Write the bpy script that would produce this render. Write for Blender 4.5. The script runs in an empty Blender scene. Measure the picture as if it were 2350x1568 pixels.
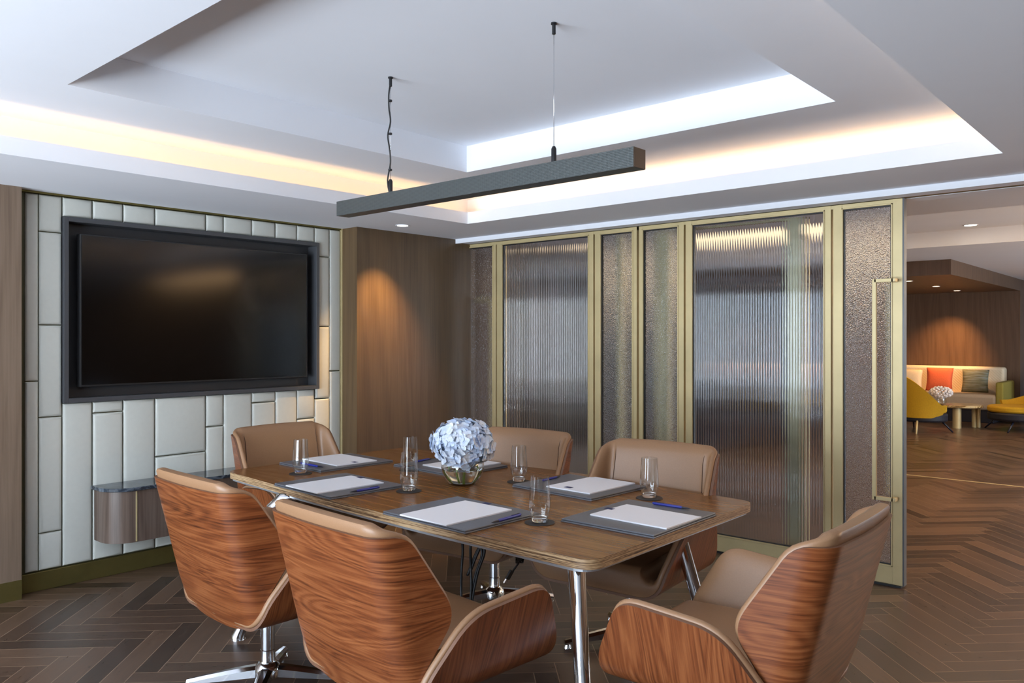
import bpy, bmesh, math, random
from mathutils import Vector, Matrix
R = math.radians
sc = bpy.context.scene
COL = sc.collection
random.seed(7)

# ------------------------------------------------------------------ helpers
def tag(o, label=None, cat=None, group=None, kind=None):
    if label: o['label'] = label
    if cat: o['category'] = cat
    if group: o['group'] = group
    if kind: o['kind'] = kind
    return o

def empty(name, loc=(0, 0, 0), rz=0.0, label=None, cat=None, group=None, kind=None):
    o = bpy.data.objects.new(name, None)
    COL.objects.link(o)
    o.location = loc
    o.rotation_euler = (0, 0, rz)
    o.empty_display_size = 0.05
    return tag(o, label, cat, group, kind)

def link(name, bm, mats, parent=None, smooth=False, bevel=0.0, seg=2, kind=None, label=None, auto=None):
    bmesh.ops.recalc_face_normals(bm, faces=bm.faces)
    me = bpy.data.meshes.new(name)
    bm.to_mesh(me)
    bm.free()
    if not isinstance(mats, (list, tuple)): mats = [mats]
    for m in mats: me.materials.append(m)
    o = bpy.data.objects.new(name, me)
    COL.objects.link(o)
    if parent: o.parent = parent
    if smooth:
        for p in me.polygons: p.use_smooth = True
        if auto:
            me.set_sharp_from_angle(angle=R(auto))
    if bevel:
        b = o.modifiers.new('b', 'BEVEL'); b.width = bevel; b.segments = seg
        b.limit_method = 'ANGLE'; b.angle_limit = R(40)
    if kind: o['kind'] = kind
    if label: o['label'] = label
    return o

def box(bm, x0, x1, y0, y1, z0, z1, mi=0, M=None):
    vs = [bm.verts.new((x, y, z)) for x in (x0, x1) for y in (y0, y1) for z in (z0, z1)]
    if M is not None:
        for v in vs: v.co = M @ v.co
    for f in ((0, 1, 3, 2), (4, 6, 7, 5), (0, 4, 5, 1), (2, 3, 7, 6), (0, 2, 6, 4), (1, 5, 7, 3)):
        fc = bm.faces.new([vs[i] for i in f]); fc.material_index = mi
    return vs

def lathe(bm, prof, n=32, c=(0, 0), mi=0, close=False):
    rings = []
    for r, z in prof:
        if r < 1e-5: rings.append([bm.verts.new((c[0], c[1], z))])
        else: rings.append([bm.verts.new((c[0] + r * math.cos(2 * math.pi * i / n), c[1] + r * math.sin(2 * math.pi * i / n), z)) for i in range(n)])
    m = len(rings)
    for k in range(m if close else m - 1):
        a, b = rings[k], rings[(k + 1) % m]
        for i in range(n):
            j = (i + 1) % n
            q = [a[i % len(a)], a[j % len(a)], b[j % len(b)], b[i % len(b)]]
            u = []
            for v in q:
                if v not in u: u.append(v)
            if len(u) > 2:
                f = bm.faces.new(u); f.material_index = mi

def tube(bm, pts, r, n=8, mi=0, flat=1.0, up=None):
    pts = [Vector(p) for p in pts]
    rs = r if isinstance(r, (list, tuple)) else [r] * len(pts)
    rings = []
    N = None
    for i, p in enumerate(pts):
        a = pts[max(i - 1, 0)]; b = pts[min(i + 1, len(pts) - 1)]
        t = (b - a).normalized()
        if N is None:
            N = Vector(up) if up else (Vector((0, 0, 1)) if abs(t.z) < .9 else Vector((1, 0, 0)))
        N = (N - t * N.dot(t)).normalized()
        B = t.cross(N)
        rings.append([bm.verts.new(p + N * rs[i] * flat * math.cos(2 * math.pi * k / n) + B * rs[i] * math.sin(2 * math.pi * k / n)) for k in range(n)])
    for i in range(len(rings) - 1):
        for k in range(n):
            f = bm.faces.new((rings[i][k], rings[i][(k + 1) % n], rings[i + 1][(k + 1) % n], rings[i + 1][k])); f.material_index = mi
    for e in (rings[0], rings[-1]):
        f = bm.faces.new(e); f.material_index = mi

def rounded_poly(pts, rad, seg=8):
    out = []
    n = len(pts)
    rr = rad if isinstance(rad, (list, tuple)) else [rad] * n
    for i in range(n):
        p = Vector(pts[i]); a = Vector(pts[i - 1]); b = Vector(pts[(i + 1) % n])
        r = rr[i]
        if r <= 0: out.append(p); continue
        da = (a - p).normalized(); db = (b - p).normalized()
        ra = min(r, (a - p).length * .49); rb = min(r, (b - p).length * .49)
        s, e = p + da * ra, p + db * rb
        for k in range(seg + 1):
            t = k / seg
            out.append(s * (1 - t) ** 2 + p * 2 * t * (1 - t) + e * t * t)
    return out

def resample(pts, n):
    P = pts + [pts[0]]
    L = [0]
    for i in range(1, len(P)): L.append(L[-1] + (P[i] - P[i - 1]).length)
    out = []; j = 0
    for k in range(n):
        d = L[-1] * k / n
        while L[j + 1] < d: j += 1
        t = (d - L[j]) / max(L[j + 1] - L[j], 1e-9)
        out.append(P[j].lerp(P[j + 1], t))
    return out

def prism(bm, pts, z0, z1, mi=0, mside=None):
    lo = [bm.verts.new((p[0], p[1], z0)) for p in pts]
    hi = [bm.verts.new((p[0], p[1], z1)) for p in pts]
    f = bm.faces.new(lo); f.material_index = mi
    f = bm.faces.new(hi); f.material_index = mi
    n = len(pts)
    for i in range(n):
        f = bm.faces.new((lo[i], lo[(i + 1) % n], hi[(i + 1) % n], hi[i]))
        f.material_index = mi if mside is None else mside

def copy_tree(o, parent=None):
    c = o.copy(); COL.objects.link(c)
    if parent is not None: c.parent = parent
    for ch in o.children:
        copy_tree(ch, c)
    return c

# ------------------------------------------------------------------ materials
def srgb(r, g, b):
    f = lambda v: (v / 255 / 12.92) if v <= 10 else ((v / 255 + .055) / 1.055) ** 2.4
    return (f(r), f(g), f(b), 1)

class G:
    def __init__(s, name):
        s.m = bpy.data.materials.new(name); s.m.use_nodes = True
        s.t = s.m.node_tree; s.b = s.t.nodes['Principled BSDF']
    def n(s, t, **k):
        x = s.t.nodes.new(t)
        for a, v in k.items(): setattr(x, a, v)
        return x
    def l(s, a, b): s.t.links.new(a, b)
    def math(s, op, a, b=None, c=None):
        x = s.n('ShaderNodeMath', operation=op)
        for i, v in enumerate((a, b, c)):
            if v is None: continue
            if isinstance(v, (int, float)): x.inputs[i].default_value = v
            else: s.l(v, x.inputs[i])
        return x.outputs[0]
    def coord(s, which='Object'):
        return s.n('ShaderNodeTexCoord').outputs[which]
    def mapping(s, vec, scale=(1, 1, 1), rot=(0, 0, 0), loc=(0, 0, 0)):
        x = s.n('ShaderNodeMapping')
        x.inputs['Scale'].default_value = scale; x.inputs['Rotation'].default_value = rot; x.inputs['Location'].default_value = loc
        s.l(vec, x.inputs[0]); return x.outputs[0]
    def noise(s, vec, scale=5, detail=4, rough=.5, dist=0.0, out='Fac'):
        x = s.n('ShaderNodeTexNoise')
        x.inputs['Scale'].default_value = scale; x.inputs['Detail'].default_value = detail
        x.inputs['Roughness'].default_value = rough; x.inputs['Distortion'].default_value = dist
        s.l(vec, x.inputs['Vector']); return x.outputs[out]
    def ramp(s, fac, stops):
        x = s.n('ShaderNodeValToRGB'); e = x.color_ramp.elements
        while len(e) < len(stops): e.new(.5)
        for i, (p, c) in enumerate(stops): e[i].position = p; e[i].color = c
        s.l(fac, x.inputs[0]); return x.outputs[0]
    def mix(s, fac, a, b, mode='MIX'):
        x = s.n('ShaderNodeMix', data_type='RGBA', blend_type=mode)
        if isinstance(fac, (int, float)): x.inputs[0].default_value = fac
        else: s.l(fac, x.inputs[0])
        for i, v in ((6, a), (7, b)):
            if isinstance(v, tuple): x.inputs[i].default_value = v
            else: s.l(v, x.inputs[i])
        return x.outputs[2]
    def bump(s, h, strength=.2, dist=.01):
        x = s.n('ShaderNodeBump'); x.inputs['Strength'].default_value = strength; x.inputs['Distance'].default_value = dist
        s.l(h, x.inputs['Height']); s.l(x.outputs[0], s.b.inputs['Normal'])
    def set(s, **k):
        for a, v in k.items():
            a = a.replace('_', ' ')
            i = s.b.inputs[a]
            if isinstance(v, (int, float, tuple)): i.default_value = v
            else: s.l(v, i)
        return s

def simple(name, col, rough=.5, metal=0.0, nscale=None, var=.06, bumpk=0.0, **k):
    g = G(name)
    if nscale:
        f = g.noise(g.coord(), nscale, 5, .6)
        a = tuple(min(1, c * (1 - var)) for c in col[:3]) + (1,)
        b = tuple(min(1, c * (1 + var)) for c in col[:3]) + (1,)
        g.set(Base_Color=g.ramp(f, [(.3, a), (.7, b)]))
        if bumpk: g.bump(f, bumpk, .002)
    else:
        g.set(Base_Color=col)
    g.set(Roughness=rough, Metallic=metal, **k)
    return g.m

def wood(name, dark, mid, light, coordk='Object', scale=(1, 1, 1), rot=(0, 0, 0), rough=.35, rings=2.0, fine=1.0, coat=0.0, rand=False, bumpk=.03):
    """grain runs along the mapped X axis"""
    g = G(name)
    v = g.coord(coordk)
    v = g.mapping(v, (1, 1, 1), rot)
    if rand:
        oi = g.n('ShaderNodeObjectInfo')
        add = g.n('ShaderNodeVectorMath', operation='ADD')
        cx = g.n('ShaderNodeCombineXYZ')
        g.l(g.math('MULTIPLY', oi.outputs['Random'], 37.0), cx.inputs[0]); g.l(g.math('MULTIPLY', oi.outputs['Random'], 11.0), cx.inputs[1])
        g.l(v, add.inputs[0]); g.l(cx.outputs[0], add.inputs[1]); v = add.outputs[0]
    big = g.noise(g.mapping(v, (1.1 * scale[0], 3.2 * scale[1], 3.2 * scale[2])), 1.0 * rings, 2, .5, 1.0)
    sep = g.n('ShaderNodeSeparateXYZ'); g.l(v, sep.inputs[0])
    ring = g.math('SINE', g.math('MULTIPLY', g.math('ADD', g.math('MULTIPLY', big, 1.0), g.math('MULTIPLY', sep.outputs[1], .9 * scale[1])), 95.0))
    ring = g.math('MULTIPLY_ADD', ring, .5, .5)
    fin = g.noise(g.mapping(v, (4 * scale[0] * fine, 90 * scale[1] * fine, 90 * scale[2] * fine)), 1.0, 4, .65)
    med = g.noise(g.mapping(v, (1.3 * scale[0], 11 * scale[1], 11 * scale[2])), 1.0, 7, .68, 1.1)
    f = g.math('ADD', g.math('MULTIPLY', ring, .12), g.math('ADD', g.math('MULTIPLY', fin, .55), g.math('MULTIPLY', med, .38)))
    c = g.ramp(f, [(.32, dark), (.49, mid), (.66, light)])
    g.set(Base_Color=c, Roughness=rough)
    if coat: g.set(Coat_Weight=coat, Coat_Roughness=.22)
    if bumpk: g.bump(fin, bumpk, .001)
    return g.m

M = {}
M['ceil'] = simple('ceiling_paint', (.88, .90, .945, 1), .9, nscale=3, var=.008)
M['wallback'] = simple('plain_wall_paint', (.42, .42, .43, 1), .9, nscale=3, var=.02)
M['backwall'] = simple('dark_back_panelling', srgb(62, 52, 44), .6, nscale=3, var=.05)
M['cream'] = simple('cream_leather', (.66, .67, .61, 1), .42, nscale=35, var=.02, bumpk=.08)
M['gap'] = simple('joint_brass_dark', (.09, .085, .045, 1), .45, .5)
M['brassdark'] = simple('antique_brass', (.20, .165, .055, 1), .38, .75, nscale=6, var=.12)
M['brass'] = simple('satin_brass', (.62, .505, .27, 1), .46, .3, nscale=5, var=.07)
M['brassmid'] = simple('rear_leaf_brass', (.50, .43, .24, 1), .4, .4)
M['walwood'] = wood('wall_veneer', srgb(108, 90, 75), srgb(122, 103, 86), srgb(132, 113, 96), rot=(0, R(90), 0), scale=(.5, 1.0, 1.0), rough=.4, rings=.35)
M['walwood_y'] = wood('wall_veneer_gold', srgb(82, 63, 42), srgb(96, 75, 51), srgb(106, 84, 58), rot=(0, R(90), 0), scale=(.4, .8, .8), rough=.38, rings=.3)
M['darkwood'] = wood('dark_veneer', srgb(80, 60, 44), srgb(94, 72, 54), srgb(104, 81, 62), rot=(0, R(90), 0), scale=(.4, .6, .6), rough=.45, rings=.3)
M['cabwood'] = wood('cabinet_veneer', srgb(76, 62, 54), srgb(98, 82, 72), srgb(112, 96, 86), rot=(0, R(90), 0), scale=(.5, 1.4, 1.4), rough=.3, rings=.4)
M['walnut'] = wood('walnut_shell', srgb(64, 30, 15), srgb(124, 66, 33), srgb(154, 92, 52), 'UV', scale=(.55, 1.25, 1.0), rough=.34, rings=1.25, coat=.2, fine=1.35, rand=True)
M['table'] = wood('table_veneer', srgb(82, 48, 20), srgb(120, 76, 36), srgb(148, 102, 56), rot=(0, 0, R(90)), scale=(.8, 1.0, 1.0), rough=.27, rings=.5, coat=0.0, bumpk=0)
M['plyedge_thin'] = simple('ply_edge_thin', srgb(120, 86, 66), .5)
M['leather'] = simple('tan_leather', srgb(156, 118, 86), .38, nscale=180, var=.05, bumpk=.10)
M['seam'] = simple('seam_thread', srgb(92, 62, 42), .6)
M['alu'] = simple('polished_aluminium', (.72, .74, .78, 1), .13, 1.0)
M['chrome'] = simple('chrome', (.80, .82, .85, 1), .06, 1.0)
M['blackmetal'] = simple('black_metal', (.02, .02, .022, 1), .4, .3)
M['rail'] = simple('grey_rail_metal', (.42, .44, .47, 1), .35, .6)
M['tvframe'] = simple('tv_surround_lacquer', (.085, .088, .096, 1), .38, .25, nscale=4, var=.04)
M['niche'] = simple('tv_niche_lacquer', (.045, .046, .05, 1), .42)
M['bezel'] = simple('tv_bezel', (.02, .02, .021, 1), .3)
M['screen'] = simple('tv_screen_glass', (.002, .002, .0022, 1), .13)
M['folder'] = simple('grey_leather_folder', srgb(104, 106, 112), .42, nscale=220, var=.10, bumpk=.15)
M['paper'] = simple('white_paper', (.92, .92, .95, 1), .7)
M['navy'] = simple('navy_print', srgb(36, 46, 92), .6)
M['penblue'] = simple('pen_blue_plastic', srgb(54, 62, 158), .3)
M['pendark'] = simple('pen_dark_tip', srgb(30, 32, 48), .35)
M['coaster'] = simple('dark_coaster_leather', srgb(52, 48, 46), .6, nscale=150, var=.2)
M['beam'] = None
M['rubber'] = simple('black_cable_rubber', (.012, .012, .013, 1), .45)
M['stem'] = simple('flower_stem_green', srgb(120, 148, 62), .5)
M['yellow'] = simple('mustard_fabric', srgb(196, 152, 22), .8, nscale=60, var=.08)
M['sofa'] = simple('cream_fabric', srgb(216, 206, 182), .85, nscale=40, var=.05)
M['sofaseat'] = simple('grey_beige_fabric', srgb(170, 156, 138), .85, nscale=40, var=.05)
M['orange'] = simple('coral_cushion_fabric', srgb(214, 104, 70), .85, nscale=70, var=.12)
M['olive'] = simple('olive_fabric', srgb(148, 138, 62), .85, nscale=50, var=.08)
M['pink'] = simple('dusty_pink_fabric', srgb(190, 150, 132), .85, nscale=50, var=.06)
M['navyfab'] = simple('navy_shell', srgb(30, 32, 44), .6)
M['curtain'] = simple('pale_lounge_wall', (.50, .52, .55, 1), .8, nscale=3, var=.04)

def beam_mat():
    g = G('perforated_dark_metal')
    v = g.coord()
    vor = g.n('ShaderNodeTexVoronoi'); vor.inputs['Scale'].default_value = 1.0; vor.inputs['Randomness'].default_value = 0.0
    g.l(g.mapping(v, (170, 170, 170), (0, 0, 0)), vor.inputs['Vector'])
    f = vor.outputs['Distance']
    c = g.ramp(f, [(.20, (.012, .013, .013, 1)), (.42, (.075, .085, .084, 1))])
    g.set(Base_Color=c, Roughness=.45, Metallic=.4)
    g.bump(f, .5, .002)
    return g.m
M['beam'] = beam_mat()

def marble(name, base, vein, scale=3.0, dark=False):
    g = G(name)
    v = g.coord()
    n = g.noise(v, scale, 8, .6, 1.4)
    c = g.ramp(n, [(.40, base), (.50, vein), (.56, base)])
    g.set(Base_Color=c, Roughness=.12)
    return g.m
M['marble'] = marble('grey_marble', srgb(44, 52, 62), srgb(104, 112, 122), 7)
M['goldmarble'] = marble('cream_gold_marble', srgb(206, 184, 138), srgb(120, 90, 46), 6)

def teal_cushion():
    g = G('striped_teal_cushion')
    n = g.noise(g.mapping(g.coord(), (4, 4, 60)), 1.0, 3, .6)
    g.set(Base_Color=g.ramp(n, [(.35, srgb(92, 98, 86)), (.5, srgb(130, 132, 108)), (.62, srgb(140, 150, 148))]), Roughness=.85)
    return g.m
M['teal'] = teal_cushion()

def quilt():
    g = G('quilted_cream_fabric')
    w = g.n('ShaderNodeTexWave'); w.inputs['Scale'].default_value = 9; w.inputs['Distortion'].default_value = 0
    g.l(g.mapping(g.coord(), (1, 1, 1), (R(45), 0, 0)), w.inputs['Vector'])
    w.bands_direction = 'Y'
    g.set(Base_Color=srgb(228, 218, 194), Roughness=.85); g.bump(w.outputs['Fac'], .15, .01)
    return g.m
M['quilt'] = quilt()

def ply_edge():
    g = G('plywood_edge_layers')
    v = g.coord()
    n = g.noise(g.mapping(v, (2.0, 2.0, 250)), 1.0, 2, .6, .15)
    n2 = g.noise(g.mapping(v, (22, 22, 420)), 1.0, 2, .7)
    f = g.math('ADD', g.math('MULTIPLY', n, .62), g.math('MULTIPLY', n2, .38))
    g.set(Base_Color=g.ramp(f, [(.40, srgb(76, 54, 36)), (.48, srgb(150, 116, 80)), (.58, srgb(196, 166, 126))]), Roughness=.5)
    return g.m
M['plyedge'] = ply_edge()

def glass(name, kind):
    g = G(name)
    g.set(Base_Color=(1, 1, 1, 1), Roughness=.0 if kind == 'clear' else .04, Transmission_Weight=1.0, IOR=1.45)
    if kind == 'pebble':
        v = g.n('ShaderNodeTexVoronoi'); v.feature = 'SMOOTH_F1'; v.inputs['Scale'].default_value = 230
        g.l(g.coord(), v.inputs['Vector'])
        g.set(Base_Color=(.84, .90, .97, 1)); g.bump(v.outputs['Distance'], .8, .0032)
    if kind == 'flute':
        g.set(Base_Color=(.80, .86, .94, 1), Roughness=.05)
    if kind == 'smoke':
        g.set(Base_Color=(.28, .27, .26, 1))
    return g.m
M['glass'] = glass('clear_glass', 'clear')
M['pebble'] = glass('pebbled_glass', 'pebble')
M['flute'] = glass('fluted_glass', 'flute')
def thin_glass(name, ior, tint, refr=0.0):
    g = G(name)
    out = g.t.nodes['Material Output']
    tr = g.n('ShaderNodeBsdfTransparent'); tr.inputs[0].default_value = tint
    gl = g.n('ShaderNodeBsdfGlossy'); gl.inputs['Roughness'].default_value = .0
    lw = g.n('ShaderNodeLayerWeight'); lw.inputs[0].default_value = .5
    f0 = ((ior - 1) / (ior + 1)) ** 2
    mx = g.n('ShaderNodeMixShader'); g.l(g.math('MULTIPLY_ADD', g.math('POWER', lw.outputs['Facing'], 4.0), .85, f0 * 1.6), mx.inputs[0])
    base = tr.outputs[0]
    if refr:
        rf = g.n('ShaderNodeBsdfRefraction'); rf.inputs['IOR'].default_value = ior; rf.inputs['Color'].default_value = tint
        m2 = g.n('ShaderNodeMixShader'); m2.inputs[0].default_value = refr
        g.l(tr.outputs[0], m2.inputs[1]); g.l(rf.outputs[0], m2.inputs[2]); base = m2.outputs[0]
    g.l(base, mx.inputs[1]); g.l(gl.outputs[0], mx.inputs[2]); g.l(mx.outputs[0], out.inputs[0])
    return g.m
M['thinglass'] = thin_glass('thin_clear_glass', 1.5, (.975, .985, .985, 1))
g = G('still_water'); g.set(Base_Color=(.97, .99, .97, 1), Roughness=0.0, Transmission_Weight=1.0, IOR=1.33); M['water'] = g.m

def petals():
    g = G('pale_blue_petals')
    n = g.noise(g.coord(), 16, 3, .6)
    c = g.ramp(n, [(.30, srgb(192, 210, 240)), (.50, srgb(218, 230, 248)), (.66, srgb(240, 245, 252))])
    g.set(Base_Color=c, Roughness=.6, Subsurface_Weight=.15, Subsurface_Radius=(.01, .01, .012))
    return g.m
M['petal'] = petals()

def emit(name, col, s):
    g = G(name)
    g.set(Base_Color=(0, 0, 0, 1), Emission_Color=col, Emission_Strength=s)
    return g.m
M['lamp'] = emit('lamp_lens', (1, .93, .8, 1), 14)
M['lampwarm'] = emit('warm_lamp_lens', (1, .75, .5, 1), 12)

def herringbone():
    g = G('herringbone_floor')
    W = .105; N = 6
    v = g.mapping(g.coord(), (1 / W, 1 / W, 1 / W), (0, 0, R(45)))   # u along (1,-1), v along (1,1)
    sp = g.n('ShaderNodeSeparateXYZ'); g.l(v, sp.inputs[0])
    u, w = sp.outputs[0], sp.outputs[1]
    u = g.math('ADD', u, 600.0); w = g.math('ADD', w, 600.0)
    i, j = g.math('FLOOR', u), g.math('FLOOR', w)
    fu, fv = g.math('SUBTRACT', u, i), g.math('SUBTRACT', w, j)
    m = g.math('FLOORED_MODULO', g.math('SUBTRACT', i, j), 2.0 * N)
    hor = g.math('LESS_THAN', m, N - .5)
    p = g.math('SUBTRACT', 2 * N - 1.0, m)
    along = g.n('ShaderNodeMix', data_type='FLOAT'); g.l(hor, along.inputs[0]); g.l(g.math('ADD', p, fv), along.inputs[2]); g.l(g.math('ADD', m, fu), along.inputs[3])
    across = g.n('ShaderNodeMix', data_type='FLOAT'); g.l(hor, across.inputs[0]); g.l(fu, across.inputs[2]); g.l(fv, across.inputs[3])
    al, ac = along.outputs[0], across.outputs[0]
    idx = g.n('ShaderNodeCombineXYZ')
    ix = g.n('ShaderNodeMix', data_type='FLOAT'); g.l(hor, ix.inputs[0]); g.l(i, ix.inputs[2]); g.l(g.math('SUBTRACT', i, m), ix.inputs[3])
    iy = g.n('ShaderNodeMix', data_type='FLOAT'); g.l(hor, iy.inputs[0]); g.l(g.math('SUBTRACT', j, p), iy.inputs[2]); g.l(j, iy.inputs[3])
    g.l(ix.outputs[0], idx.inputs[0]); g.l(iy.outputs[0], idx.inputs[1]); g.l(g.math('MULTIPLY', hor, 3.0), idx.inputs[2])
    wn = g.n('ShaderNodeTexWhiteNoise'); g.l(idx.outputs[0], wn.inputs['Vector'])
    rnd = wn.outputs['Value']
    e1 = g.math('MINIMUM', ac, g.math('SUBTRACT', 1.0, ac))
    e2 = g.math('MINIMUM', al, g.math('SUBTRACT', float(N), al))
    edge = g.math('MINIMUM', e1, e2)
    line = g.math('LESS_THAN', edge, .016)
    gv = g.n('ShaderNodeCombineXYZ')
    g.l(g.math('ADD', g.math('MULTIPLY', al, .35), g.math('MULTIPLY', rnd, 91.0)), gv.inputs[0]); g.l(g.math('MULTIPLY', ac, 3.0), gv.inputs[1]); g.l(g.math('MULTIPLY', rnd, 33.0), gv.inputs[2])
    gr = g.noise(gv.outputs[0], 2.2, 6, .7, .5)
    f = g.math('ADD', g.math('MULTIPLY', gr, .55), g.math('MULTIPLY', rnd, .45))
    c = g.ramp(f, [(.22, srgb(54, 41, 33)), (.5, srgb(84, 64, 51)), (.78, srgb(108, 84, 67))])
    c = g.mix(g.math('MULTIPLY', line, .75), c, srgb(168, 142, 116))
    g.set(Base_Color=c, Roughness=g.math('MULTIPLY_ADD', gr, .22, .20))
    g.bump(g.math('MULTIPLY_ADD', gr, .3, g.math('SUBTRACT', 1.0, line)), .25, .002)
    return g.m
M['floor'] = herringbone()

# ------------------------------------------------------------------ room shell
ZS, Z2, Z3, ZL = 2.364, 2.590, 2.7615, 2.451
XG, YW = 5.128, 5.237
bm = bmesh.new(); box(bm, -3.4, 19.0, -3.2, 9.5, -.10, 0.0); link('floor', bm, M['floor'], kind='structure')

def ring(bm, o, i, z0, z1, mi=0):
    (ax0, ax1, ay0, ay1), (bx0, bx1, by0, by1) = o, i
    if bx0 - ax0 > .001: box(bm, ax0, bx0, ay0, ay1, z0, z1, mi)
    box(bm, bx1, ax1, ay0, ay1, z0, z1, mi)
    box(bm, bx0, bx1, ay0, by0, z0, z1, mi); box(bm, bx0, bx1, by1, ay1, z0, z1, mi)
OP = (-3.2, 4.336, .763, 4.287)
TR = (OP[0], OP[1] + .19, OP[2] - .19, OP[3] + .19)
INN = (1.315, 3.757, 1.330, 3.722)
bm = bmesh.new()
ring(bm, (-3.2, 5.30, -2.8, 5.40), OP, ZS, ZS + .025)                      # soffit and trough floor
ring(bm, (OP[0], OP[1] + .018, OP[2] - .018, OP[3] + .018), OP, ZS + .025, ZL)   # lip
ring(bm, (-3.2, 5.30, -2.8, 5.40), TR, ZS + .025, Z2 + .02)                 # trough back
ring(bm, (TR[0], TR[1] + .02, TR[2] - .02, TR[3] + .02), INN, Z2, Z2 + .02)
ring(bm, (INN[0] - .02, INN[1] + .02, INN[2] - .02, INN[3] + .02), INN, Z2 + .02, Z3 + .01)
box(bm, INN[0] - .02, INN[1] + .02, INN[2] - .02, INN[3] + .02, Z3, Z3 + .05)
link('ceiling', bm, M['ceil'], kind='structure')

# cove light strips sunk in the trough
def strip(x0, x1, y0, y1, lab):
    t = empty('cove_light', ((x0 + x1) / 2, (y0 + y1) / 2, ZS + .025), 0, lab, 'light', 'hidden light strips in the ceiling cove')
    bm = bmesh.new(); box(bm, x0 - t.location.x, x1 - t.location.x, y0 - t.location.y, y1 - t.location.y, 0, .012); link('housing', bm, M['ceil'], t)
    l = bpy.data.lights.new('cove_glow', 'AREA'); l.shape = 'RECTANGLE'
    l.size = x1 - x0; l.size_y = y1 - y0; l.energy = .8 * max(x1 - x0, y1 - y0); l.color = (1, .55, .20)
    o = bpy.data.objects.new('cove_glow', l); COL.objects.link(o); o.parent = t; o.location = (0, 0, .016); o.rotation_euler = (math.pi, 0, 0)
g1, g2 = .045, .065
OP = (-1.2, OP[1], OP[2], OP[3])
strip(OP[0] - g1, OP[1] + g1, OP[3] + g1, OP[3] + g2, 'warm light strip hidden in the ceiling cove above the television')
strip(OP[0] - g1, OP[1] + g1, OP[2] - g2, OP[2] - g1, 'warm light strip hidden in the ceiling cove nearest the camera')
strip(OP[1] + .10, OP[1] + .13, OP[2] - g1, OP[3] + g1, 'warm light strip hidden in the ceiling cove above the glass doors')

# TV wall with padded cream tiles
wl = empty('wall_left', (0, 0, 0), kind='structure')
bm = bmesh.new()
NX0, NX1, NZ0, NZ1 = 1.823, 3.650, 1.102, 2.231
for a in ((1.5, NX0 + .01, 0, 2.4), (NX1 - .01, 5.3, 0, 2.4), (NX0 + .01, NX1 - .01, 0, NZ0 + .01), (NX0 + .01, NX1 - .01, NZ1 - .01, 2.4)):
    box(bm, a[0], a[1], YW + .022, YW + .16, a[2], a[3])
box(bm, 1.5, 5.3, YW + .16, YW + .2, 0, 2.4)
link('wall_core', bm, M['gap'], wl)
cols = [1.622, 1.695, 1.824, 1.997, 2.182, 2.386, 2.738, 2.869, 3.088, 3.281, 3.465, 3.6235, 3.762, 3.868]
joints = {0: [1.241], 1: [2.131, 1.575, 1.024, .335], 3: [1.029], 5: [.714], 6: [.881], 8: [1.026], 10: [.879], 11: [2.13, 1.584, 1.024], 12: [1.236]}
bm = bmesh.new()
def pad(x0, x1, z0, z1):
    ins = .003
    x0 += ins; x1 -= ins; z0 += ins; z1 -= ins
    prof = [(0, .0), (0, .010), (.003, .016), (.009, .021), (.02, .024)]
    loops = []
    for d, h in prof:
        d = min(d, (x1 - x0) * .45, (z1 - z0) * .45)
        y = YW + .023 - h
        loops.append([bm.verts.new(c) for c in ((x0 + d, y, z0 + d), (x1 - d, y, z0 + d), (x1 - d, y, z1 - d), (x0 + d, y, z1 - d))])
    for a, b in zip(loops, loops[1:]):
        for k in range(4): bm.faces.new((a[k], a[(k + 1) % 4], b[(k + 1) % 4], b[k]))
    bm.faces.new(loops[-1]); bm.faces.new(loops[0])
for i in range(13):
    zs = [.114] + sorted(joints.get(i, [])) + [2.352]
    for a, b in zip(zs, zs[1:]):
        x0, x1 = cols[i], cols[i + 1]
        if x1 > NX0 + .01 and x0 < NX1 - .01 and not (b <= NZ0 or a >= NZ1):
            if i == 11:
                if a < NZ1 and b > NZ0 and x0 < NX1: pad(x0 if a > 2.0 or b < NZ0 else NX1 - .02, x1, a, b)
                continue
            if a < NZ0 - .02: pad(x0, x1, a, NZ0)
            if b > NZ1 + .02: pad(x0, x1, NZ1, b)
        else: pad(x0, x1, a, b)
link('padded_tiles', bm, M['cream'], wl, smooth=True, auto=50)
bm = bmesh.new(); box(bm, 1.60, 3.87, YW - .004, YW + .03, .0, .111); link('baseboard_left', bm, M['brassdark'], kind='structure', bevel=.003)
bm = bmesh.new(); box(bm, 1.60, 3.87, YW - .006, YW + .03, 2.353, 2.364); link('trim_2', bm, M['brassdark'], kind='structure')
bm = bmesh.new(); box(bm, 3.866, 3.876, YW - .012, YW + .03, 0, 2.364); link('trim_3', bm, M['brass'], kind='structure')

# wood panels either side
bm = bmesh.new(); box(bm, -3.4, 1.575, 5.148, 5.40, .111, ZS); link('wall_front', bm, M['walwood'], kind='structure')
bm = bmesh.new(); box(bm, -3.4, 1.575, 5.143, 5.30, 0, .111); link('baseboard_front', bm, M['brassdark'], kind='structure')
bm = bmesh.new(); box(bm, 3.876, 5.20, 5.044, 5.30, 0, ZS); link('wall_right', bm, M['walwood_y'], kind='structure')
bm = bmesh.new(); box(bm, 3.876, 5.10, 5.038, 5.044, 0, .11); link('baseboard_right', bm, M['brassdark'], kind='structure')

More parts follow.
